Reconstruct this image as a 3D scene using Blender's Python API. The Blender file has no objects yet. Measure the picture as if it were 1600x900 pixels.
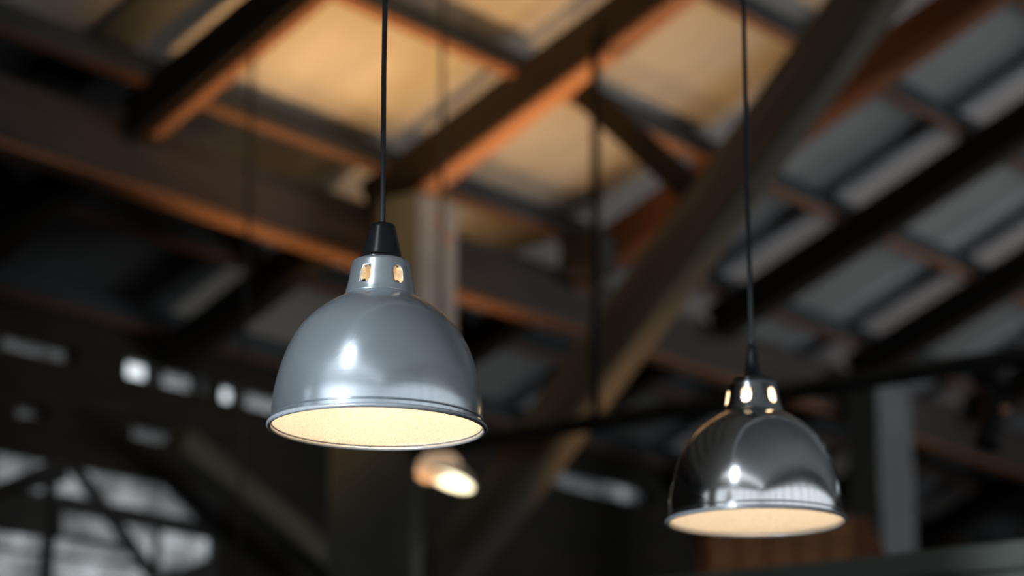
import bpy, bmesh, math, random
from mathutils import Vector, Matrix
from math import radians as rad, cos, sin, pi

random.seed(7)
scene = bpy.context.scene
col = scene.collection

# ------------------------------------------------------------------ camera
cam_data = bpy.data.cameras.new('camera')
cam_data.sensor_width = 36.0
cam_data.lens = 85.0
cam_data.clip_end = 200
cam_data.dof.use_dof = True
cam_data.dof.focus_distance = 3.25
cam_data.dof.aperture_fstop = 2.6
cam = bpy.data.objects.new('camera', cam_data)
col.objects.link(cam)
cam.location = (0, 0, 1.6)
cam.rotation_euler = (rad(105), 0, 0)
scene.camera = cam

# ------------------------------------------------------------------ world and lights
world = bpy.data.worlds.new('overcast_sky')
scene.world = world
world.use_nodes = True
bg = world.node_tree.nodes['Background']
bg.inputs['Color'].default_value = (0.90, 0.95, 1.0, 1)
bg.inputs['Strength'].default_value = 1.6

scene.view_settings.view_transform = 'Standard'
scene.view_settings.look = 'None'
scene.view_settings.exposure = 0.0
scene.view_settings.gamma = 1.0
scene.view_settings.use_curve_mapping = False

# the hall's own axes: P runs along the eaves, Q across the hall, the roof rises 22 degrees along Q
P = Vector((0.6137, 0.7895, 0)).normalized()
Q = Vector((P.y, -P.x, 0))
Z = Vector((0, 0, 1))
PITCH = rad(22.3)
R = Q * cos(PITCH) + Z * sin(PITCH)
N = P.cross(R)
if N.z < 0:
    N = -N
O = Vector((-0.402, 10.0, 4.768))


def hall(s, u, z):
    """point from distance along the eaves, distance across, height"""
    v = O + P * s + Q * u
    return Vector((v.x, v.y, z))


def roof(s, t, n=0.0):
    return O + P * s + R * t + N * n


def light(name, kind, loc, power, colour, target=None, size=0.1, angle=60, blend=0.5, spread=180):
    d = bpy.data.lights.new(name, kind)
    d.energy = power
    d.color = colour
    if kind == 'AREA':
        d.size = size
        d.spread = rad(spread)
    else:
        d.shadow_soft_size = size
    if kind == 'SPOT':
        d.spot_size = rad(angle)
        d.spot_blend = blend
    o = bpy.data.objects.new(name, d)
    col.objects.link(o)
    o.location = loc
    if target is not None:
        o.rotation_euler = (Vector(target) - Vector(loc)).to_track_quat('-Z', 'Y').to_euler()
    return o


WARM = (1.0, 0.58, 0.24)
# warm floodlight of the hall that washes the roof from below, out of the picture
light('floodlight', 'SPOT', hall(-1.10, 0.20, 2.5), 430, WARM, roof(-0.80, 0.75), 0.25, 56, 0.9)
light('floodlight', 'SPOT', hall(0.62, 0.85, 2.5), 190, WARM, roof(0.50, 0.85), 0.25, 50, 0.9)
light('floodlight', 'SPOT', hall(-0.75, -1.0, 2.6), 120, WARM, roof(-0.35, 0.2), 0.25, 44, 0.85)
light('floodlight', 'SPOT', hall(0.60, -1.0, 2.5), 150, WARM, roof(0.45, 0.3), 0.25, 48, 0.85)
light('floodlight_high', 'SPOT', roof(-1.46, 1.70, -0.6), 26, WARM, roof(-0.9, 0.5, 0.2), 0.22, 110, 0.9)
# added cool fill out of the picture on the right, brightens the roof sheets
light('roof_fill', 'AREA', hall(7.5, 7.5, 1.2), 52, (0.92, 0.96, 1.0), roof(2.7, 1.3), 4.2, spread=58)
# square white panel lamp under the roof behind the camera (the square glint on both shades)
light('panel_lamp', 'AREA', (-1.5, 1.20, 4.2), 7, (0.86, 0.94, 1.0), (0.1, 3.5, 2.3), 0.5)
# added cool fill spot, low on the left, brightens only the near lampshade
light('near_shade_fill', 'SPOT', (-2.3, 0.2, 2.27), 1350, (0.80, 0.92, 1.0), (-0.179, 3.2, 2.37), 0.14, 6.2, 0.3)


# ------------------------------------------------------------------ materials
def new_mat(name):
    m = bpy.data.materials.new(name)
    m.use_nodes = True
    return m, m.node_tree, m.node_tree.nodes['Principled BSDF']


def noise_mat(name, c1, c2, scale=(6, 6, 6), rough=0.6, bump=0.15, metal=0.0, detail=6, ramp=(0.35, 0.65), coord='Object', spec=0.5):
    m, nt, b = new_mat(name)
    tc = nt.nodes.new('ShaderNodeTexCoord')
    mp = nt.nodes.new('ShaderNodeMapping')
    mp.inputs['Scale'].default_value = scale
    nz = nt.nodes.new('ShaderNodeTexNoise')
    nz.inputs['Scale'].default_value = 1.0
    nz.inputs['Detail'].default_value = detail
    cr = nt.nodes.new('ShaderNodeValToRGB')
    cr.color_ramp.elements[0].position = ramp[0]
    cr.color_ramp.elements[1].position = ramp[1]
    cr.color_ramp.elements[0].color = (*c1, 1)
    cr.color_ramp.elements[1].color = (*c2, 1)
    L = nt.links.new
    L(tc.outputs[coord], mp.inputs['Vector'])
    L(mp.outputs['Vector'], nz.inputs['Vector'])
    L(nz.outputs['Fac'], cr.inputs['Fac'])
    L(cr.outputs['Color'], b.inputs['Base Color'])
    b.inputs['Roughness'].default_value = rough
    b.inputs['Metallic'].default_value = metal
    b.inputs['Specular IOR Level'].default_value = spec
    if bump:
        bp = nt.nodes.new('ShaderNodeBump')
        bp.inputs['Strength'].default_value = bump
        bp.inputs['Distance'].default_value = 0.01
        L(nz.outputs['Fac'], bp.inputs['Height'])
        L(bp.outputs['Normal'], b.inputs['Normal'])
    return m


GRAIN = (1.2, 22, 22)
M = {}
M['dark_timber'] = noise_mat('dark_timber', (0.017, 0.013, 0.010), (0.028, 0.021, 0.016), GRAIN, 0.75, 0.3, spec=0.15)
M['purlin_timber'] = noise_mat('purlin_timber', (0.045, 0.050, 0.053), (0.07, 0.076, 0.08), GRAIN, 0.7, 0.3, spec=0.15)
M['lit_strip_bright'] = noise_mat('lit_strip_bright', (0.32, 0.155, 0.088), (0.42, 0.215, 0.125), GRAIN, 0.7, 0.3, spec=0.15)  # warm light on beam undersides put into strip colours, in three strengths
M['lit_strip_dim'] = noise_mat('lit_strip_dim', (0.11, 0.06, 0.038), (0.16, 0.085, 0.055), GRAIN, 0.7, 0.3, spec=0.15)
M['lit_strip'] = noise_mat('lit_strip', (0.20, 0.092, 0.05), (0.27, 0.135, 0.075), GRAIN, 0.7, 0.3, spec=0.15)
M['sheet_shaded'] = noise_mat('sheet_shaded', (0.06, 0.062, 0.065), (0.085, 0.087, 0.09), (2, 6, 2), 0.6, 0.05)  # darker sheet colour stands in for shade over the left aisle
M['eave_timber'] = noise_mat('eave_timber', (0.05, 0.041, 0.036), (0.08, 0.065, 0.056), GRAIN, 0.75, 0.3, spec=0.15)
M['red_timber'] = noise_mat('red_timber', (0.14, 0.055, 0.028), (0.20, 0.085, 0.042), GRAIN, 0.7, 0.3, spec=0.15)
M['grey_timber'] = noise_mat('grey_timber', (0.075, 0.066, 0.05), (0.14, 0.122, 0.09), GRAIN, 0.8, 0.3, spec=0.15)
M['olive_timber'] = noise_mat('olive_timber', (0.06, 0.056, 0.032), (0.11, 0.102, 0.06), (3, 12, 12), 0.8, 0.3)
M['cupboard_timber'] = noise_mat('cupboard_timber', (0.24, 0.085, 0.018), (0.33, 0.12, 0.028), GRAIN, 0.55, 0.2)
M['wall_board'] = noise_mat('wall_board', (0.018, 0.017, 0.014), (0.032, 0.028, 0.022), (2, 2, 14), 0.85, 0.3, spec=0.15)
M['sheet_plain'] = noise_mat('sheet_plain', (0.40, 0.37, 0.33), (0.46, 0.43, 0.385), (2, 6, 2), 0.55, 0.05)
M['sheet_pink'] = noise_mat('sheet_pink', (0.38, 0.335, 0.315), (0.44, 0.39, 0.36), (2, 6, 2), 0.5, 0.05)
M['sheet_grey'] = noise_mat('sheet_grey', (0.25, 0.247, 0.24), (0.31, 0.305, 0.295), (2, 6, 2), 0.55, 0.05)
M['sheet_pale'] = noise_mat('sheet_pale', (0.42, 0.43, 0.455), (0.50, 0.51, 0.535), (2, 6, 2), 0.45, 0.05)
M['sheet_white'] = noise_mat('sheet_white', (0.74, 0.76, 0.78), (0.82, 0.84, 0.86), (2, 6, 2), 0.6, 0.05)
M['sheet_green'] = noise_mat('sheet_green', (0.05, 0.06, 0.058), (0.07, 0.08, 0.078), (2, 6, 2), 0.6, 0.05)
M['green_paint'] = noise_mat('green_paint', (0.088, 0.098, 0.082), (0.11, 0.12, 0.10), (5, 5, 5), 0.6, 0.05)
M['pale_paint'] = noise_mat('pale_paint', (0.32, 0.30, 0.28), (0.40, 0.38, 0.35), (4, 4, 4), 0.55, 0.05)
M['grey_paint'] = noise_mat('grey_paint', (0.13, 0.13, 0.135), (0.17, 0.17, 0.175), (4, 4, 4), 0.6, 0.05)
M['dark_steel'] = noise_mat('dark_steel', (0.018, 0.024, 0.021), (0.028, 0.035, 0.031), (8, 8, 8), 0.85, 0.05, spec=0.15)
M['black_frame'] = noise_mat('black_frame', (0.010, 0.010, 0.009), (0.018, 0.018, 0.016), (8, 8, 8), 0.7, 0.05)
M['black_metal'] = noise_mat('black_metal', (0.006, 0.006, 0.006), (0.010, 0.010, 0.010), (20, 20, 20), 0.6, 0.02, spec=0.2)
M['concrete'] = noise_mat('concrete', (0.30, 0.295, 0.285), (0.40, 0.39, 0.375), (1.5, 1.5, 1.5), 0.8, 0.1)
M['bakelite'] = noise_mat('bakelite', (0.004, 0.004, 0.005), (0.007, 0.007, 0.008), (30, 30, 30), 0.25, 0.02)
M['rubber_flex'] = noise_mat('rubber_flex', (0.009, 0.011, 0.012), (0.014, 0.017, 0.018), (60, 60, 60), 0.7, 0.02)
M['ceramic'] = noise_mat('ceramic', (0.72, 0.60, 0.48), (0.80, 0.68, 0.55), (20, 20, 20), 0.4, 0.0)
M['cream_metal'] = noise_mat('cream_metal', (0.62, 0.50, 0.40), (0.70, 0.58, 0.46), (12, 12, 12), 0.45, 0.02)
M['copper'] = noise_mat('copper', (0.75, 0.36, 0.22), (0.82, 0.42, 0.27), (12, 12, 12), 0.35, 0.0, 1.0)


def aluminium(name, base, rough_lo, rough_hi, seed, metal=1.0):
    """spun aluminium: fine rings round the axis, cloudy oxide and a few dull smears"""
    m, nt, b = new_mat(name)
    L = nt.links.new
    tc = nt.nodes.new('ShaderNodeTexCoord')
    cloud = nt.nodes.new('ShaderNodeTexNoise')
    cloud.noise_dimensions = '4D'
    cloud.inputs['W'].default_value = seed
    cloud.inputs['Scale'].default_value = 11
    cloud.inputs['Distortion'].default_value = 0.6
    cloud.inputs['Detail'].default_value = 3
    cloud.inputs['Roughness'].default_value = 0.5
    L(tc.outputs['Object'], cloud.inputs['Vector'])
    mp = nt.nodes.new('ShaderNodeMapping')
    mp.inputs['Scale'].default_value = (2, 2, 420)
    ring = nt.nodes.new('ShaderNodeTexNoise')
    ring.inputs['Scale'].default_value = 1
    ring.inputs['Detail'].default_value = 3
    L(tc.outputs['Object'], mp.inputs['Vector'])
    L(mp.outputs['Vector'], ring.inputs['Vector'])
    mr = nt.nodes.new('ShaderNodeMapRange')
    mr.inputs['From Min'].default_value = 0.1
    mr.inputs['From Max'].default_value = 0.9
    mr.inputs['To Min'].default_value = rough_lo
    mr.inputs['To Max'].default_value = rough_hi
    L(cloud.outputs['Fac'], mr.inputs['Value'])
    L(mr.outputs['Result'], b.inputs['Roughness'])
    cr = nt.nodes.new('ShaderNodeValToRGB')
    cr.color_ramp.elements[0].position = 0.05
    cr.color_ramp.elements[1].position = 0.95
    cr.color_ramp.elements[0].color = (*[c * 0.80 for c in base], 1)
    cr.color_ramp.elements[1].color = (*base, 1)
    L(cloud.outputs['Fac'], cr.inputs['Fac'])
    L(cr.outputs['Color'], b.inputs['Base Color'])
    b.inputs['Metallic'].default_value = metal
    bp = nt.nodes.new('ShaderNodeBump')
    bp.inputs['Strength'].default_value = 0.05
    bp.inputs['Distance'].default_value = 0.001
    L(ring.outputs['Fac'], bp.inputs['Height'])
    L(bp.outputs['Normal'], b.inputs['Normal'])
    return m


M['alu_dull'] = aluminium('dull_aluminium', (0.62, 0.67, 0.72), 0.17, 0.29, 1.3, 0.87)
M['alu_bright'] = aluminium('bright_aluminium', (0.80, 0.81, 0.82), 0.11, 0.20, 5.1)
M['alu_neck_dull'] = aluminium('dull_neck_aluminium', (0.66, 0.71, 0.75), 0.18, 0.28, 2.3, 0.87)
M['alu_neck_bright'] = aluminium('bright_neck_aluminium', (0.58, 0.60, 0.62), 0.10, 0.16, 8.1)
M['alu_lip'] = aluminium('lip_aluminium', (0.50, 0.52, 0.55), 0.25, 0.35, 3.7, 0.35)


def enamel():
    m, nt, b = new_mat('speckled_enamel')
    L = nt.links.new
    tc = nt.nodes.new('ShaderNodeTexCoord')
    nz = nt.nodes.new('ShaderNodeTexNoise')
    nz.inputs['Scale'].default_value = 650
    nz.inputs['Detail'].default_value = 4
    L(tc.outputs['Object'], nz.inputs['Vector'])
    cr = nt.nodes.new('ShaderNodeValToRGB')
    cr.color_ramp.elements[0].position = 0.33
    cr.color_ramp.elements[1].position = 0.6
    cr.color_ramp.elements[0].color = (0.58, 0.54, 0.49, 1)
    cr.color_ramp.elements[1].color = (0.83, 0.81, 0.77, 1)
    L(nz.outputs['Fac'], cr.inputs['Fac'])
    L(cr.outputs['Color'], b.inputs['Base Color'])
    b.inputs['Roughness'].default_value = 0.38
    bp = nt.nodes.new('ShaderNodeBump')
    bp.inputs['Strength'].default_value = 0.25
    bp.inputs['Distance'].default_value = 0.001
    L(nz.outputs['Fac'], bp.inputs['Height'])
    L(bp.outputs['Normal'], b.inputs['Normal'])
    return m


M['enamel'] = enamel()


def glow(name, colour, strength):
    m, nt, b = new_mat(name)
    b.inputs['Base Color'].default_value = (*colour, 1)
    b.inputs['Emission Color'].default_value = (*colour, 1)
    b.inputs['Emission Strength'].default_value = strength
    return m


M['bulb_glow'] = glow('bulb_glow', (1.0, 0.78, 0.48), 14.0)
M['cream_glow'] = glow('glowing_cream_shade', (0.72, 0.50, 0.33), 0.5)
M['spot_glow'] = glow('spot_glow', (1.0, 0.92, 0.62), 3.2)


def pane(name, clear, dirt_colour):
    """window pane: clear glass, or glass under a film of grime"""
    m = bpy.data.materials.new(name)
    m.use_nodes = True
    nt = m.node_tree
    nt.nodes.clear()
    L = nt.links.new
    out = nt.nodes.new('ShaderNodeOutputMaterial')
    mix = nt.nodes.new('ShaderNodeMixShader')
    tr = nt.nodes.new('ShaderNodeBsdfTransparent')
    tr.inputs['Color'].default_value = (0.96, 0.97, 0.97, 1)
    gl = nt.nodes.new('ShaderNodeBsdfPrincipled')
    gl.inputs['Base Color'].default_value = (*dirt_colour, 1)
    gl.inputs['Roughness'].default_value = 0.4
    tc = nt.nodes.new('ShaderNodeTexCoord')
    nz = nt.nodes.new('ShaderNodeTexNoise')
    nz.inputs['Scale'].default_value = 5.0
    nz.inputs['Detail'].default_value = 5
    mr = nt.nodes.new('ShaderNodeMapRange')
    mr.inputs['From Min'].default_value = 0.3
    mr.inputs['From Max'].default_value = 0.7
    mr.inputs['To Min'].default_value = min(1, (1 - clear) * 1.35)
    mr.inputs['To Max'].default_value = (1 - clear) * 0.65
    L(tc.outputs['Object'], nz.inputs['Vector'])
    L(nz.outputs['Fac'], mr.inputs['Value'])
    L(mr.outputs['Result'], mix.inputs['Fac'])
    L(tr.outputs[0], mix.inputs[1])
    L(gl.outputs[0], mix.inputs[2])
    L(mix.outputs[0], out.inputs['Surface'])
    return m


M['pane_clear'] = pane('clear_pane', 0.90, (0.2, 0.2, 0.2))
M['pane_dusty'] = pane('dusty_pane', 0.38, (0.2, 0.2, 0.2))
M['pane_grimy'] = pane('grimy_pane', 0.13, (0.09, 0.09, 0.09))


# ------------------------------------------------------------------ builders
def link(name, bm, mat, parent=None, matrix=None, smooth=False):
    me = bpy.data.meshes.new(name)
    bm.normal_update()
    bm.to_mesh(me)
    bm.free()
    for mm in (mat if isinstance(mat, (list, tuple)) else [mat]):
        me.materials.append(mm)
    if smooth:
        for f in me.polygons:
            f.use_smooth = True
    o = bpy.data.objects.new(name, me)
    col.objects.link(o)
    if parent is not None:
        o.parent = parent
    if matrix is not None:
        o.matrix_local = matrix
    return o


def tag(o, label=None, cat=None, group=None, kind=None):
    if label:
        o['label'] = label
    if cat:
        o['category'] = cat
    if group:
        o['group'] = group
    if kind:
        o['kind'] = kind
    return o


def empty(name, loc=(0, 0, 0)):
    o = bpy.data.objects.new(name, None)
    o.empty_display_size = 0.1
    o.location = loc
    col.objects.link(o)
    return o


def box_bm(dx, dy, dz, bevel=0.0, bm=None, off=(0, 0, 0)):
    b = bmesh.new()
    bmesh.ops.create_cube(b, size=1.0, matrix=Matrix.Diagonal((dx, dy, dz, 1)))
    if bevel:
        bmesh.ops.bevel(b, geom=b.edges[:], offset=bevel, segments=1, affect='EDGES')
    bmesh.ops.translate(b, verts=b.verts, vec=Vector(off))
    if bm is None:
        return b
    tmp = bpy.data.meshes.new('tmp')
    b.to_mesh(tmp)
    b.free()
    bm.from_mesh(tmp)
    bpy.data.meshes.remove(tmp)
    return bm


def frame_matrix(mid, x, up):
    x = x.normalized()
    z = (up - x * up.dot(x)).normalized()
    y = z.cross(x)
    m = Matrix((x, y, z)).transposed().to_4x4()
    m.translation = mid
    return m


def bar(name, a, b, width, height, up, mat, parent=None, bevel=0.006, rough_cut=0.0):
    """a sawn timber or steel bar from a to b; local x runs along it"""
    a, b = Vector(a), Vector(b)
    ln = (b - a).length
    bm = bmesh.new()
    k = max(1, int(ln / 0.6)) if rough_cut else 1
    bmesh.ops.create_cube(bm, size=1.0, matrix=Matrix.Diagonal((ln, width, height, 1)))
    if k > 1:
        ed = [e for e in bm.edges if abs((e.verts[0].co - e.verts[1].co).x) > ln * 0.9]
        bmesh.ops.subdivide_edges(bm, edges=ed, cuts=k, use_grid_fill=True)
        for v in bm.verts:
            ph = v.co.x * 2.1 + ln
            v.co.y += rough_cut * sin(ph) + random.uniform(-1, 1) * rough_cut * 0.4
            v.co.z += rough_cut * cos(ph * 0.8) + random.uniform(-1, 1) * rough_cut * 0.4
    if bevel:
        bmesh.ops.bevel(bm, geom=[e for e in bm.edges if e.calc_face_angle(0) > 0.8], offset=bevel, segments=1, affect='EDGES')
    m = frame_matrix((a + b) / 2, b - a, up)
    if parent is not None:
        m = parent.matrix_basis.inverted() @ m
    return link(name, bm, mat, parent, m)


def lathe(profile, segs=64, closed=False, bm=None, mat_index=None):
    b = bm or bmesh.new()
    rings = []
    for r, z in profile:
        if r < 1e-6:
            rings.append([b.verts.new((0, 0, z))])
        else:
            rings.append([b.verts.new((r * cos(2 * pi * i / segs), r * sin(2 * pi * i / segs), z)) for i in range(segs)])
    n = len(rings)
    for k in range(n if closed else n - 1):
        A, B = rings[k], rings[(k + 1) % n]
        for i in range(segs):
            j = (i + 1) % segs
            if len(A) == 1 and len(B) == 1:
                continue
            if len(A) == 1:
                f = b.faces.new((A[0], B[j], B[i]))
            elif len(B) == 1:
                f = b.faces.new((A[i], A[j], B[0]))
            else:
                f = b.faces.new((A[i], A[j], B[j], B[i]))
            if mat_index:
                f.material_index = mat_index[k % len(mat_index)]
    bmesh.ops.recalc_face_normals(b, faces=b.faces[:])
    return b


def tube(name, pts, radius, mat, parent=None, segs=12, caps=True):
    """round flex, rod or pipe through the points"""
    pts = [Vector(p) for p in pts]
    bm = bmesh.new()
    rings = []
    for i, p in enumerate(pts):
        d = (pts[min(i + 1, len(pts) - 1)] - pts[max(i - 1, 0)]).normalized()
        ref = Vector((1, 0, 0)) if abs(d.x) < 0.9 else Vector((0, 1, 0))
        u = d.cross(ref).normalized()
        v = d.cross(u)
        rr = radius[i] if isinstance(radius, (list, tuple)) else radius
        rings.append([bm.verts.new(p + (u * cos(2 * pi * k / segs) + v * sin(2 * pi * k / segs)) * rr) for k in range(segs)])
    for A, B in zip(rings, rings[1:]):
        for k in range(segs):
            bm.faces.new((A[k], A[(k + 1) % segs], B[(k + 1) % segs], B[k]))
    if caps:
        bm.faces.new(rings[0])
        bm.faces.new(rings[-1][::-1])
    bmesh.ops.recalc_face_normals(bm, faces=bm.faces[:])
    return link(name, bm, mat, parent, None, True)


# ------------------------------------------------------------------ setting: floor, walls, roof skin
S0, S1 = -13.0, 12.5            # the hall from end to end
U_FAR = -1.48                   # low side wall seen in the picture
RIDGE_T = 4.4
PITCH2 = rad(5.0)

fb = bmesh.new()
vs = [fb.verts.new(hall(s, u, 0)) for s, u in ((S0, U_FAR - 0.15), (S1, U_FAR - 0.15), (S1, 11.0), (S0, 11.0))]
fb.faces.new(vs)
bmesh.ops.solidify(fb, geom=fb.faces[:], thickness=0.12)
bmesh.ops.recalc_face_normals(fb, faces=fb.faces[:])
top = max(v.co.z for v in fb.verts)
bmesh.ops.translate(fb, verts=fb.verts, vec=(0, 0, -top))
tag(link('floor', fb, M['concrete']), 'grey concrete floor of the hall', None, None, 'structure')


def wall_piece(name, s0, s1, z0, z1, u=U_FAR, th=0.10, parent=None, mat=None):
    a, b = hall(s0, u - th / 2, (z0 + z1) / 2), hall(s1, u - th / 2, (z0 + z1) / 2)
    return bar(name, a, b, th, z1 - z0, Z, mat or M['wall_board'], parent, 0.0)


# side wall: strips of boarding left round the window openings
OPEN = [   # s0, s1, z0, z1, pane material, window group
    (-1.020, -0.580, 4.045, 4.118, 'pane_grimy'),
    (-0.285, -0.085, 4.050, 4.142, 'pane_clear'),
    (-0.060, 0.190, 4.048, 4.138, 'pane_dusty'),
    (0.190, 0.265, 4.048, 4.138, 'pane_clear'),
    (0.325, 0.478, 4.042, 4.128, 'pane_clear'),
    (0.486, 0.960, 4.042, 4.132, 'pane_dusty'),
    (2.840, 3.890, 4.020, 4.122, 'pane_grimy2'),
]
M['pane_grimy2'] = pane('streaked_pane', 0.22, (0.12, 0.12, 0.13))
LOW = (-1.02, 0.36, 2.9, 3.605)
DIM = [(-0.91, -0.735, 3.765, 3.820), (-0.235, 0.085, 3.775, 3.848)]

wall = empty('wall_far', hall(0, U_FAR, 0))
tag(wall, 'dark boarded side wall under the low eave', None, None, 'structure')
bpy.context.view_layer.update()
cuts = OPEN + [(*LOW, 'x')] + [(*d, 'x') for d in DIM]
zs = sorted({0.0, 4.42} | {c[2] for c in cuts} | {c[3] for c in cuts})
for z0, z1 in zip(zs, zs[1:]):
    holes = sorted((c[0], c[1]) for c in cuts if c[2] < z1 - 1e-6 and c[3] > z0 + 1e-6)
    s = S0
    for h0, h1 in holes:
        if h0 > s + 1e-4:
            wall_piece('board', s, h0, z0, z1, parent=wall)
        s = max(s, h1)
    wall_piece('board', s, S1, z0, z1, parent=wall)


def window(name, s0, s1, z0, z1, pm, label, bars=()):
    w = empty(name, hall((s0 + s1) / 2, U_FAR - 0.05, z0))
    tag(w, label, None, None, 'structure')
    bpy.context.view_layer.update()
    b = bmesh.new()
    me_ = frame_matrix(hall((s0 + s1) / 2, U_FAR - 0.06, (z0 + z1) / 2), P, Z)
    box_bm(s1 - s0, 0.006, z1 - z0, 0, b)
    link('pane', b, M[pm], w, w.matrix_basis.inverted() @ me_)
    fr = 0.008
    for a, c in (((s0, z0), (s1, z0)), ((s0, z1), (s1, z1)), ((s0, z0), (s0, z1)), ((s1, z0), (s1, z1))):
        bar('frame_bar', hall(a[0], U_FAR - 0.05, a[1]), hall(c[0], U_FAR - 0.05, c[1]), 0.05, fr, Q if a[1] == c[1] and False else (Z if a[1] == c[1] else P), M['black_frame'], w, 0)
    for (sa, za, sb, zb, wd) in bars:
        d = hall(sb, 0, zb) - hall(sa, 0, za)
        bar('glazing_bar', hall(sa, U_FAR - 0.02, za), hall(sb, U_FAR - 0.02, zb), wd, 0.03, Q, M['black_frame'], w, 0)
    return w


names = ['dim narrow clerestory window at the far left', 'bright short clerestory window, leftmost of the lit ones',
         'dusty clerestory window right of the leftmost bright one', 'bright end pane of the dusty clerestory window',
         'bright clerestory pane left of the big lampshade', 'greenish clerestory pane touching the edge of the big lampshade',
         'dull grey clerestory strip between the brace and the right lamp']
for i, (o_, nm) in enumerate(zip(OPEN, names)):
    window('window_%d' % (i + 1), *o_[:4], o_[4], nm)
window('window_8', *DIM[0], 'pane_grimy', 'small murky window below the clerestory at far left')
window('window_9', *DIM[1], 'pane_grimy', 'small murky window below the bright clerestory panes')
window('window_10', *LOW, 'pane_dusty', 'large barred window of pale daylight in the lower left corner',
       bars=[(-0.685, 2.9, -0.685, 3.50, 0.055), (-0.56, 3.60, 0.12, 3.02, 0.055), (-0.60, 3.60, -1.02, 3.40, 0.075),
             (-0.62, 3.425, 0.36, 3.415, 0.075), (-1.02, 3.345, -0.62, 3.36, 0.19), (-0.685, 3.285, -0.2, 3.268, 0.024),
             (-1.02, 3.185, 0.1, 3.208, 0.016), (-0.97, 3.42, -0.60, 3.55, 0.05), (-0.04, 3.40, -0.04, 3.2, 0.03),
             (0.02, 3.06, 0.36, 3.2, 0.22), (0.02, 3.67, 0.40, 3.45, 0.16)])
# walls behind the camera with their bands of high windows
wr = empty('wall_right', hall(0, 11.0, 0))
tag(wr, 'side wall behind the camera with a band of high windows', None, None, 'structure')
wg = empty('wall_back', hall(S0, 5.0, 0))
tag(wg, 'gable wall behind the camera with high windows', None, None, 'structure')
bpy.context.view_layer.update()
wall_piece('board', S0, S1, 0, 3.0, 11.0, parent=wr)
wall_piece('board', S0, S1, 4.9, 6.0, 11.0, parent=wr)
s_ = S0
while s_ < S1:
    wall_piece('mullion', s_, s_ + 0.14, 3.0, 4.9, 11.0, parent=wr)
    s_ += 1.5
wall_piece('pane', S0, S1, 3.0, 4.9, 11.0, 0.006, wr, M['pane_clear'])


def gable_piece(name, u0, u1, z0, z1, th=0.1, mat='wall_board'):
    return bar(name, hall(S0, u0, (z0 + z1) / 2), hall(S0, u1, (z0 + z1) / 2), th, z1 - z0, Z, M[mat], wg, 0)


gable_piece('board', U_FAR, 11.0, 0, 3.4)
gable_piece('board', U_FAR, 1.0, 3.4, 6.8)
gable_piece('board', 1.0, 11.0, 5.4, 6.8)
u_ = 1.0
while u_ < 11:
    gable_piece('mullion', u_, u_ + 0.14, 3.4, 5.4)
    u_ += 1.5
gable_piece('pane', 1.0, 11.0, 3.4, 5.4, 0.006, 'pane_clear')
e = bar('wall_end', hall(S1, U_FAR, 3.3), hall(S1, 11.0, 3.3), 0.1, 6.6, Z, M['wall_board'], None, 0)
tag(e, 'dark far end wall of the hall', None, None, 'structure')

# roof skin: sheets laid up the slope, four to a bay, lapped in three courses
ceil = empty('ceiling', (0, 0, 0))
tag(ceil, 'sheeted underside of the pitched roof', None, None, 'structure')
RAFTERS = [-11.1, -9.7, -8.3, -6.95, -5.6, -4.2, -2.83, -1.46, -0.05, 1.42, 2.68, 4.10, 5.5, 6.95, 8.4, 9.9, 11.4]


def sheet_mesh(w, ln):
    b = bmesh.new()
    seg = 6
    prof = [(-w / 2 + w * i / seg, 0.004 * math.sin(pi * i / seg)) for i in range(seg + 1)]
    prof = prof + [(x, z + 0.005) for x, z in reversed(prof)]
    ends = [[b.verts.new((e, x, z)) for x, z in prof] for e in (-ln / 2, ln / 2)]
    n_ = len(prof)
    for k in range(n_):
        b.faces.new((ends[0][k], ends[0][(k + 1) % n_], ends[1][(k + 1) % n_], ends[1][k]))
    b.faces.new(ends[0][::-1])
    b.faces.new(ends[1])
    bmesh.ops.recalc_face_normals(b, faces=b.faces[:])
    me = bpy.data.meshes.new('roof_sheet')
    b.to_mesh(me)
    b.free()
    return me


cache = {}


def sheet(s_mid, w, t0, t1, n, mat, slope=1):
    key = (round(w, 3), round(t1 - t0, 3), mat)
    if key not in cache:
        cache[key] = sheet_mesh(w, t1 - t0)
        cache[key].materials.append(M[mat])
    o = bpy.data.objects.new('roof_sheet', cache[key])
    col.objects.link(o)
    o.parent = ceil
    if slope == 1:
        o.matrix_local = frame_matrix(roof(s_mid, (t0 + t1) / 2, n), R, N)
    else:
        R2 = Q * cos(PITCH2) - Z * sin(PITCH2)
        N2 = Q * sin(PITCH2) + Z * cos(PITCH2)
        top_ = roof(s_mid, RIDGE_T, 0.0)
        o.matrix_local = frame_matrix(top_ + R2 * ((t0 + t1) / 2) + N2 * n, R2, N2)
    return o


for bi, (a, b_) in enumerate(zip(RAFTERS, RAFTERS[1:])):
    w = (b_ - a) / 4
    for k in range(4):
        sm = a + w * (k + 0.5)
        if a >= 1.0:
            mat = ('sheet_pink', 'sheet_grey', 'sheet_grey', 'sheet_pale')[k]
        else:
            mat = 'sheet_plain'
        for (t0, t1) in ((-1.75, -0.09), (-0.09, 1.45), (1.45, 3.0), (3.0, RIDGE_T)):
            sheet(sm, w, t0, t1, 0.215, 'sheet_shaded' if t0 < -1 and a < -0.1 else mat)
        for (t0, t1) in ((0.0, 3.6), (3.6, 7.1)):
            sheet(sm, w, t0, t1, 0.215, 'sheet_white', -1)
bo = bar('dark_board', roof(-1.72, -0.55, 0.19), roof(-1.62, 2.4, 0.19), 0.21, 0.02, N, M['sheet_green'], ceil, 0.002)

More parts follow.
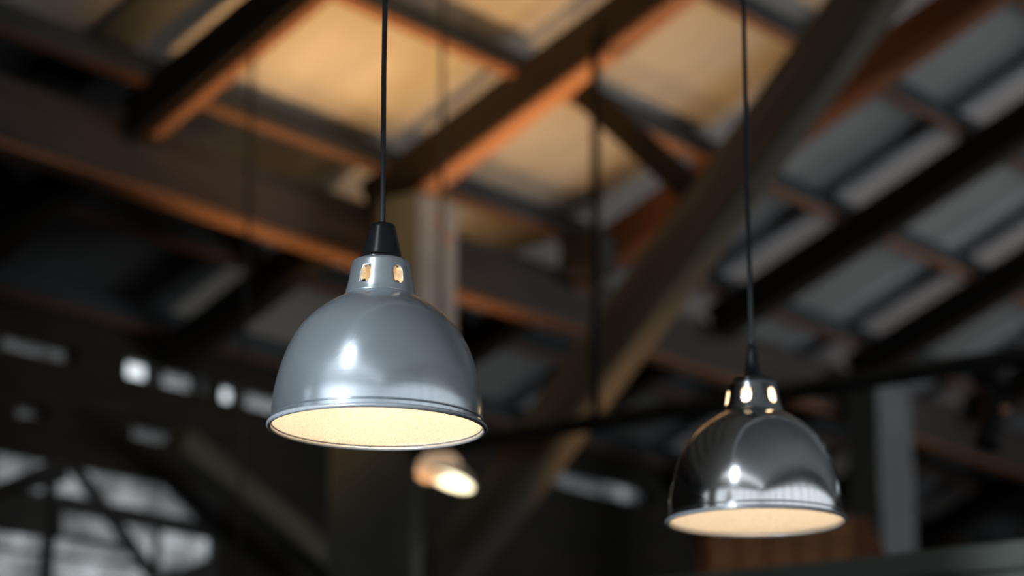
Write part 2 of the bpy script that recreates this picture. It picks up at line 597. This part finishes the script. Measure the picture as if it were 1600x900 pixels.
# ------------------------------------------------------------------ roof timbers
raf_lab = {
    -4.2: 'dark rafter beyond the upper left edge', -2.83: 'dark rafter nearest the upper left corner',
    -1.46: 'short dark rafter at upper left with a thin orange lower edge',
    -0.05: 'dark rafter with a glowing orange underside running down to the post behind the big lamp',
    1.42: 'reddish brown rafter passing behind the long diagonal brace',
    2.68: 'dark rafter across the grey roof sheets at the right edge',
    4.10: 'dark rafter at right just above the black pipe', 5.5: 'dark rafter below the pipe at right edge',
    6.95: 'faint dark rafter low at the right edge',
}
for s in RAFTERS:
    if s < -3:
        continue
    mt = M['red_timber'] if s == 1.42 else M['dark_timber']
    o = bar('rafter', roof(s, -0.235), roof(s, RIDGE_T), 0.12, 0.19, N, mt, None, 0.008, 0.004)
    tag(o, raf_lab.get(s) or 'dark rafter far down the hall, the %s counted towards the end wall' % {8.4: 'first', 9.9: 'second', 11.4: 'third'}[s], 'rafter', 'rafters of the roof')
    if -3 < s < 0.5:
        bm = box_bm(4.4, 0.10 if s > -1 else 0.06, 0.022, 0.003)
        link('lit_underside', bm, M['lit_strip_bright' if s > -1 else 'lit_strip'], o, Matrix.Translation((-0.05, 0, -0.110)))  # added strip, its lighter colour imitates the lamp-lit underside
    if s < 8:
        lo = bar('aisle_rafter', roof(s, -1.56), roof(s, -0.50), 0.12, 0.16, N, M['dark_timber'], None, 0.008, 0.004)
        tag(lo, {-2.83: 'dark lower rafter at the far left edge', -1.46: 'dark lower rafter sloping to the left edge below the eave beam',
                 -0.05: 'dark lower rafter left of the neck of the big lamp', 1.42: 'dark lower rafter behind the big lamp',
                 2.68: 'dark lower rafter behind the hanging rod', 4.10: 'dark lower rafter above the right lamp',
                 5.5: 'dark lower rafter beside the right lamp', 6.95: 'dark lower rafter in the lower right corner'}[s],
            'rafter', 'short rafters below the eave beam')
pl = {2.95: 'purlin above the picture near the ridge', 2.2: 'purlin crossing the top right corner',
      1.45: 'purlin crossing the upper right grey sheets', 0.67: 'purlin with orange underside from top centre down to the right edge',
      -0.09: 'purlin from the upper left corner passing behind the big lamp cord', -0.90: 'thin purlin just below the eave beam at left',
      -1.50: 'lowest purlin just above the clerestory windows'}
for t, lb in pl.items():
    o = bar('purlin', roof(-6.9, t, 0.143), roof(S1 - 0.1, t, 0.143), 0.05, 0.125, N, M['purlin_timber'], None, 0.005, 0.003)
    tag(o, lb, 'purlin', 'purlins of the roof')
    link('lit_underside', box_bm(19.0, 0.048, 0.016, 0.003), M['lit_strip' if 0 < t < 1 else 'lit_strip_dim'], o, Matrix.Translation((0, 0, -0.0715)))
o = bar('ridge_board', roof(-11.2, RIDGE_T), roof(S1 - 0.1, RIDGE_T), 0.05, 0.24, Z, M['dark_timber'], ceil, 0)

eb = bar('eave_beam', hall(-6.9, -0.31, 4.575), hall(S1 - 0.1, -0.31, 4.575), 0.12, 0.245, Z, M['eave_timber'], None, 0.01, 0.004)
link('lit_underside', box_bm(19.0, 0.11, 0.025, 0.003), M['lit_strip'], eb, Matrix.Translation((0, 0, -0.137)))
tag(eb, 'thick brown eave beam with an orange lit lower edge crossing behind the big lamp', 'beam')

# long diagonal brace and short strut of the truss behind the lamps
bz = bar('diagonal_brace', hall(0.1, -0.10, 2.885), hall(0.1, 2.75, 5.66), 0.16, 0.22, N, M['grey_timber'], None, 0.012, 0.008)
tag(bz, 'long thick weathered timber brace rising from bottom centre to the top right', 'beam')
stt = bar('strut', hall(0.06, 0.84, 5.0), hall(0.06, 1.37, 4.47), 0.09, 0.11, N, M['dark_timber'], None, 0.008, 0.003)
tag(stt, 'short dark strut joining the orange rafter to the long diagonal brace', 'strut')
b2 = bar('diagonal_brace', hall(-0.25, -1.2, 3.725), hall(1.0, -1.2, 3.205), 0.12, 0.14, Q, M['olive_timber'], None, 0.012, 0.008)
tag(b2, 'olive brown timber brace sloping down to the green pier at lower left', 'beam')
hb = bar('shoe_block', hall(1.14, 0.0, 4.70), hall(1.33, 0.0, 4.70), 0.20, 0.20, Z, M['black_frame'], None, 0.01)
tag(hb, 'black block at the foot of the reddish rafter', 'block')

# posts
def post(name, s0, s1, u0, u1, z0, z1, label, paint='pale_paint'):
    root = empty(name, hall((s0 + s1) / 2, (u0 + u1) / 2, z0))
    bpy.context.view_layer.update()
    tag(root, label, 'post')
    bar('core', hall((s0 + s1) / 2, (u0 + u1) / 2, z0), hall((s0 + s1) / 2, (u0 + u1) / 2, z1), s1 - s0, u1 - u0, Q,
        M[paint], root, 0.006)
    um = (u0 + u1) / 2
    bar('cladding_board', hall(s0 - 0.012, um, z0), hall(s0 - 0.012, um, z1), 0.022, u1 - u0 + 0.01, Q, M['green_paint'], root, 0.004)
    return root


p1 = post('wall_post', -0.12, 0.14, -0.10, 0.10, 3.70, 4.66, 'pale grey post with dark green side behind the neck of the big lamp')
for (s, z) in ((0.0, 4.56), (0.07, 4.50)):
    bm = lathe([(0, 0.012), (0.012, 0.010), (0.018, 0.0), (0.018, -0.01)], 12)
    link('bolt', bm, M['copper'], p1, p1.matrix_basis.inverted() @ frame_matrix(hall(s, 0.105, z), P, Q), True)
p2 = post('wall_post', 4.02, 4.40, -0.22, -0.03, 0.0, 4.62, 'pale grey post with dark green side at right below the pipe', 'grey_paint')
pr = post('pier', -0.13, -0.09, -0.35, 0.115, 0.0, 3.69, 'wide flat green pier standing below the big lamp', 'green_paint')

# lighting pipe, its drop rod and the spot on it
pipe = empty('lighting_pipe', hall(-0.17, 0.2, 3.53))
tag(pipe, 'dark green lighting pipe running level behind both lamps', 'pipe')
a, b_ = hall(-0.17, 0.125, 3.53), hall(-0.17, 6.2, 3.53)
inv = -Vector(pipe.location)
tube('pipe', [a + inv, b_ + inv], 0.035, M['dark_steel'], pipe, 20)
for u in (1.04, 2.1, 4.2):
    bm = lathe([(0.0, -0.02), (0.043, -0.02), (0.043, 0.02), (0.0, 0.02)], 20)
    mtx = frame_matrix(hall(-0.17, u, 3.53) + inv, P, Q)
    link('pipe_clamp', bm, M['black_metal'], pipe, mtx, False)
rod = tube('drop_rod', [hall(-0.15, 1.04, 3.55), hall(-0.13, 1.04, 5.14)], 0.019, M['black_metal'], None, 14)
tag(rod, 'dark upright rod hanging from the orange rafter to the level pipe', 'rod')

sp = empty('spotlight', hall(-0.17, 2.74, 3.50))
tag(sp, 'small black spotlight hanging under the level pipe at the right edge', 'spotlight')
lower = Vector((0, 0, 0))
bm = box_bm(0.10, 0.09, 0.055, 0.006)
link('mount', bm, M['black_metal'], sp, frame_matrix(Vector((0, 0, -0.028)), Q, Z))
bm = box_bm(0.012, 0.05, 0.14, 0.003)
link('yoke', bm, M['black_metal'], sp, frame_matrix(Vector((0.0, 0.052, -0.10)), Q, Z))
bm = lathe([(0, 0.10), (0.030, 0.098), (0.043, 0.08), (0.046, -0.07), (0.050, -0.095), (0.042, -0.095), (0.038, -0.07), (0, -0.06)], 28)
link('housing', bm, M['black_metal'], sp, Matrix.Translation((0, 0, -0.185)) @ Matrix.Rotation(rad(14), 4, 'Y'), True)
bm = lathe([(0, 0.012), (0.012, 0.010), (0.014, 0.0), (0, 0.0)], 14)
link('knob', bm, M['copper'], sp, frame_matrix(Vector((0.0, -0.0, -0.155)) + Vector((0.035, -0.05, 0)), Vector((1, 0, 0)), Vector((0.25, -1, 0))), True)

# partition and cupboard in the lower right
pt = empty('partition', hall(-2.5, 4.0, 0))
tag(pt, 'grey green partition whose level top shows in the lower right corner', 'partition')
bpy.context.view_layer.update()
for k in range(5):
    u0 = 2.75 + k * 0.62
    bar('panel', hall(-2.5, u0 + 0.005, 1.21), hall(-2.5, u0 + 0.615, 1.21), 0.05, 2.42, Z, M['green_paint'], pt, 0.006)
bar('top_rail', hall(-2.5, 2.75, 2.452), hall(-2.5, 5.9, 2.452), 0.09, 0.066, Z, M['green_paint'], pt, 0.006)

cb = empty('cupboard', hall(-1.0, 2.53, 0))
tag(cb, 'orange brown timber cupboard with sloping end behind the right lamp', 'cupboard')
bpy.context.view_layer.update()
base = Vector((0.92, 8.0, 0))
CI = cb.matrix_basis.inverted()
for k in range(5):
    x0 = 0.652 + k * 0.098
    m = CI @ Matrix.Translation((x0 + 0.049, 8.0, 1.475 - 0.004 * (k % 2)))
    link('plank', box_bm(0.094, 0.03, 2.95, 0.004), M['cupboard_timber'], cb, m)
b = bmesh.new()
pr_ = [(1.140, 0), (1.30, 0), (1.30, 2.70), (1.235, 2.845), (1.185, 2.95), (1.140, 2.95)]
f = b.faces.new([b.verts.new((x, 7.98, z)) for x, z in pr_])
ex = bmesh.ops.extrude_face_region(b, geom=[f])
bmesh.ops.translate(b, verts=[v for v in ex['geom'] if isinstance(v, bmesh.types.BMVert)], vec=(0, 0.55, 0))
bmesh.ops.recalc_face_normals(b, faces=b.faces[:])
link('end_panel', b, M['red_timber'], cb, CI)
link('side_panel', box_bm(0.03, 0.5, 2.94, 0.004), M['cupboard_timber'], cb, CI @ Matrix.Translation((0.667, 8.27, 1.47)))
link('top_board', box_bm(0.52, 0.54, 0.02, 0.004), M['cupboard_timber'], cb, CI @ Matrix.Translation((0.90, 8.26, 2.94)))

# ------------------------------------------------------------------ pendant lamps
SHADE_OUT = [(0.1435, 0.006), (0.1432, 0.014), (0.1428, 0.030), (0.1412, 0.045), (0.1388, 0.060), (0.1353, 0.076),
             (0.1300, 0.094), (0.1232, 0.112), (0.1150, 0.128), (0.1055, 0.142), (0.0945, 0.154), (0.0825, 0.1645),
             (0.0700, 0.1735), (0.0590, 0.1800), (0.0525, 0.1835), (0.0495, 0.1860)]
NECK = [(0.0495, 0.1860), (0.0484, 0.1900), (0.0470, 0.1960), (0.0430, 0.2180), (0.0412, 0.2290), (0.0404, 0.2325), (0.0385, 0.2350), (0.0340, 0.2362)]


def smooth_profile(p, k=3):
    out = []
    for i in range(len(p) - 1):
        p0, p1, p2, p3 = p[max(i - 1, 0)], p[i], p[i + 1], p[min(i + 2, len(p) - 1)]
        for j in range(k):
            t = j / k
            out.append(tuple(0.5 * (2 * b1 + (c - a0) * t + (2 * a0 - 5 * b1 + 4 * c - d) * t * t + (3 * b1 - a0 - 3 * c + d) * t ** 3)
                             for a0, b1, c, d in zip(p0, p1, p2, p3)))
    out.append(p[-1])
    return out


def bake_boolean(obj, cutters):
    for c in cutters:
        md = obj.modifiers.new('slot', 'BOOLEAN')
        md.operation = 'DIFFERENCE'
        md.solver = 'EXACT'
        md.object = c
    bpy.context.view_layer.update()
    dg = bpy.context.evaluated_depsgraph_get()
    me = bpy.data.meshes.new_from_object(obj.evaluated_get(dg))
    obj.modifiers.clear()
    obj.data = me
    for c in cutters:
        cm = c.data
        bpy.data.objects.remove(c)
        bpy.data.meshes.remove(cm)


def pendant(loc, tilt, slots, alu, alu_neck, cap_profile, cap_top, flex_r, flex_segs, roof_z, label, power, bulb_z, bulb_r, socket, cat='lamp'):
    root = empty('pendant_lamp', loc)
    tag(root, label, cat, 'aluminium pendant lamps')
    # everything below the flex hangs a little askew about the top of the cap
    piv = Matrix.Translation((0, 0, cap_top))
    T = piv @ Matrix.Rotation(rad(tilt), 4, 'Y') @ piv.inverted()
    th = 0.0014
    so = smooth_profile(SHADE_OUT)
    si = [(max(r - th, 0.001), z - (th * 0.9 if z > 0.1 else 0.0)) for r, z in so]
    prof = so + si[::-1]
    mi = [0] * (len(so) - 1) + [0] + [1] * (len(si) - 1) + [0]
    bm = lathe(prof, 128, True, None, mi)
    sh = link('shade', bm, [alu, M['enamel']], root, T, True)
    # rolled lip
    lip = [(0.1460 + 0.0034 * cos(a), 0.0034 + 0.0034 * sin(a)) for a in [2 * pi * k / 14 for k in range(14)]]
    link('rim', lathe(lip, 128, True), M['alu_lip'], root, T, True)
    bead = [(0.1437 + 0.0014 * cos(a), 0.0135 + 0.0014 * sin(a)) for a in [2 * pi * k / 10 for k in range(10)]]
    link('bead', lathe(bead, 128, True), alu, root, T, True)
    # neck with cooling slots
    no = smooth_profile(NECK)
    ni = [(r - th, z - (th if z > 0.231 else 0)) for r, z in no]
    bm = lathe(no + ni[::-1], 96, True, None, [0] * (len(no) - 1) + [0] + [1] * (len(ni) - 1) + [0])
    nk = link('neck', bm, [alu_neck, M['enamel']], root, T, True)
    cutters = []
    for az in slots:
        cb_ = bmesh.new()
        hw, hh, k = 0.0073, 0.0052, 10
        ring = [(hw * cos(a), hh + hw * sin(a)) for a in [pi * i / k for i in range(k + 1)]] + \
               [(hw * cos(a), -hh + hw * sin(a)) for a in [pi + pi * i / k for i in range(k + 1)]]
        f_ = cb_.faces.new([cb_.verts.new((x, -0.028, z)) for x, z in ring])
        ex_ = bmesh.ops.extrude_face_region(cb_, geom=[f_])
        bmesh.ops.translate(cb_, verts=[v for v in ex_['geom'] if isinstance(v, bmesh.types.BMVert)], vec=(0, -0.04, 0))
        bmesh.ops.recalc_face_normals(cb_, faces=cb_.faces[:])
        c = link('slot_cutter', cb_, M['enamel'], root, T @ Matrix.Rotation(rad(az), 4, 'Z') @ Matrix.Translation((0, 0, 0.2085)))
        cutters.append(c)
    bake_boolean(nk, cutters)
    for pf in nk.data.polygons:
        pf.use_smooth = abs(pf.normal.z) > 0.02 and pf.area < 4e-5
    # cap
    link('cap', lathe(cap_profile, 48), M['bakelite'], root, T, True)
    link('socket', lathe([(0, 0.2335), (0.019, 0.2335), (0.021, 0.228), (0.021, socket), (0.016, socket - 0.006), (0, socket - 0.006)], 32), M['ceramic'], root, T, True)
    bp = [(0, bulb_z - bulb_r)] + [(bulb_r * sin(a), bulb_z - bulb_r * cos(a)) for a in [pi * k / 14 for k in range(1, 11)]] + [(0.012, socket - 0.004), (0, socket - 0.002)]
    link('bulb', lathe(bp, 32), M['bulb_glow'], root, T, True)
    d = bpy.data.lights.new('bulb_light', 'POINT')
    d.energy = power
    d.color = (1.0, 0.80, 0.61)
    d.shadow_soft_size = bulb_r * 0.8
    lo = bpy.data.objects.new('bulb_light', d)
    col.objects.link(lo)
    lo.location = Vector(loc) + (T @ Vector((0.018, 0.012, bulb_z - bulb_r - 0.034)))
    # flex up to the roof
    zt = roof_z - loc[2]
    n_ = 24
    pts = []
    for k in range(n_ + 1):
        f_ = k / n_
        z = cap_top - 0.01 + (zt - 0.03 - cap_top) * f_ ** 1.6
        w_ = flex_segs * math.sin(z * 9.0) * min(1, k / 4)
        pts.append((w_, w_ * 0.6, z))
    tube('flex', pts, flex_r, M['rubber_flex'], root, 14)
    link('ceiling_rose', lathe([(0, 0.0), (0.045, 0.0), (0.045, -0.02), (0.02, -0.045), (0, -0.045)], 28), M['bakelite'], root, Matrix.Translation((0, 0, zt)), True)
    return root


cap1 = [(0, 0.2372), (0.0330, 0.2364), (0.0335, 0.2380), (0.0310, 0.2400), (0.0282, 0.2412), (0.0276, 0.2440), (0.0262, 0.2510), (0.0186, 0.2830), (0.0178, 0.2870),
        (0.0160, 0.2885), (0.0070, 0.2885), (0.0050, 0.2850), (0, 0.2850)]
cap2 = [(0, 0.2360), (0.0350, 0.2362), (0.0356, 0.2390), (0.0335, 0.2420), (0.0240, 0.2460), (0.0165, 0.2520), (0.0125, 0.2600), (0.0112, 0.2680),
        (0.0100, 0.2730), (0.0092, 0.2840), (0.0065, 0.2980), (0.0052, 0.3020), (0, 0.3020)]


def roof_height(x, y):
    """height of the inside of the roof sheets above a point of the floor"""
    v = Vector((x, y, 0)) - Vector((O.x, O.y, 0))
    u = v.dot(Q)
    ru = RIDGE_T * cos(PITCH)
    zr = O.z + RIDGE_T * sin(PITCH)
    return (O.z + u * math.tan(PITCH) if u < ru else zr - (u - ru) * math.tan(PITCH2)) + 0.21


L1 = (-0.1787, 3.2, 2.2590)
L2 = (0.4010, 3.93, 2.2530)
pendant(L1, 0.7, (-25, 35, 95, 155, 215, 275), M['alu_dull'], M['alu_neck_dull'], cap1, 0.287, 0.0038, 0.0011, roof_height(L1[0], L1[1]),
        'large dull aluminium dome pendant with tapered black cap, nearest the camera', 0.40, 0.125, 0.030, 0.188)
pendant(L2, 0.0, (-21, 39, 99, 159, 219, 279), M['alu_bright'], M['alu_neck_bright'], cap2, 0.300, 0.0041, 0.0008, roof_height(L2[0], L2[1]),
        'shiny aluminium dome pendant with flared black cap at the right', 0.50, 0.188, 0.029, 0.224)

# third lamp: small tilted reflector, blurred, on its own flex
c3 = Vector((-0.2238, 8.78, 3.216))
dwn = Vector((-0.32, -0.19, -0.93)).normalized()
sl = empty('reflector_lamp', c3)
tag(sl, 'small cream reflector lamp tilted sideways below the big lamp, its face glaring', 'lamp')
tilt3 = (-dwn).to_track_quat('Z', 'Y').to_matrix().to_4x4()
link('shade', lathe([(0.089, 0.0), (0.092, 0.004), (0.088, 0.012), (0.082, 0.022), (0.060, 0.045), (0.0, 0.055), (0.0, 0.050), (0.058, 0.042), (0.080, 0.020), (0.085, 0.0)], 40), M['cream_metal'], sl, tilt3, True)
link('lamp_face', lathe([(0, 0.008), (0.05, 0.007), (0.0845, 0.002)], 40), M['spot_glow'], sl, tilt3, True)
link('housing', lathe([(0, -0.045), (0.070, -0.045), (0.084, -0.030), (0.080, 0.015), (0.055, 0.045), (0.02, 0.052), (0, 0.052)], 32), M['cream_glow'], sl, Matrix.Translation((-0.045, 0.03, 0.058)), True)
topc = Vector((-0.035, 0.03, 0.105))
zt = roof_height(c3.x + topc.x, c3.y) - c3.z
tube('flex', [topc, topc + Vector((-0.008, 0, 0.05)), (topc.x - 0.01, topc.y, 0.4), (topc.x - 0.01, topc.y, zt - 0.02)], 0.008, M['rubber_flex'], sl)
# flex of another pendant, hanging down past the left of the picture's big lamp
f4 = Vector((-0.98, 8.60, 0))
zt = roof_height(f4.x, f4.y)
fx = empty('pendant_lamp', (f4.x, f4.y, 2.35))
tag(fx, 'pendant whose blurred dark flex hangs left of the big lamp', 'lamp', 'aluminium pendant lamps')
tube('flex', [(0, 0, 0.27), (0, 0, zt - 2.35)], 0.007, M['rubber_flex'], fx)
link('shade', lathe(SHADE_OUT + NECK + [(0.0, 0.237)], 48), M['alu_bright'], fx, None, True)
link('cap', lathe(cap2, 24), M['bakelite'], fx, None, True)
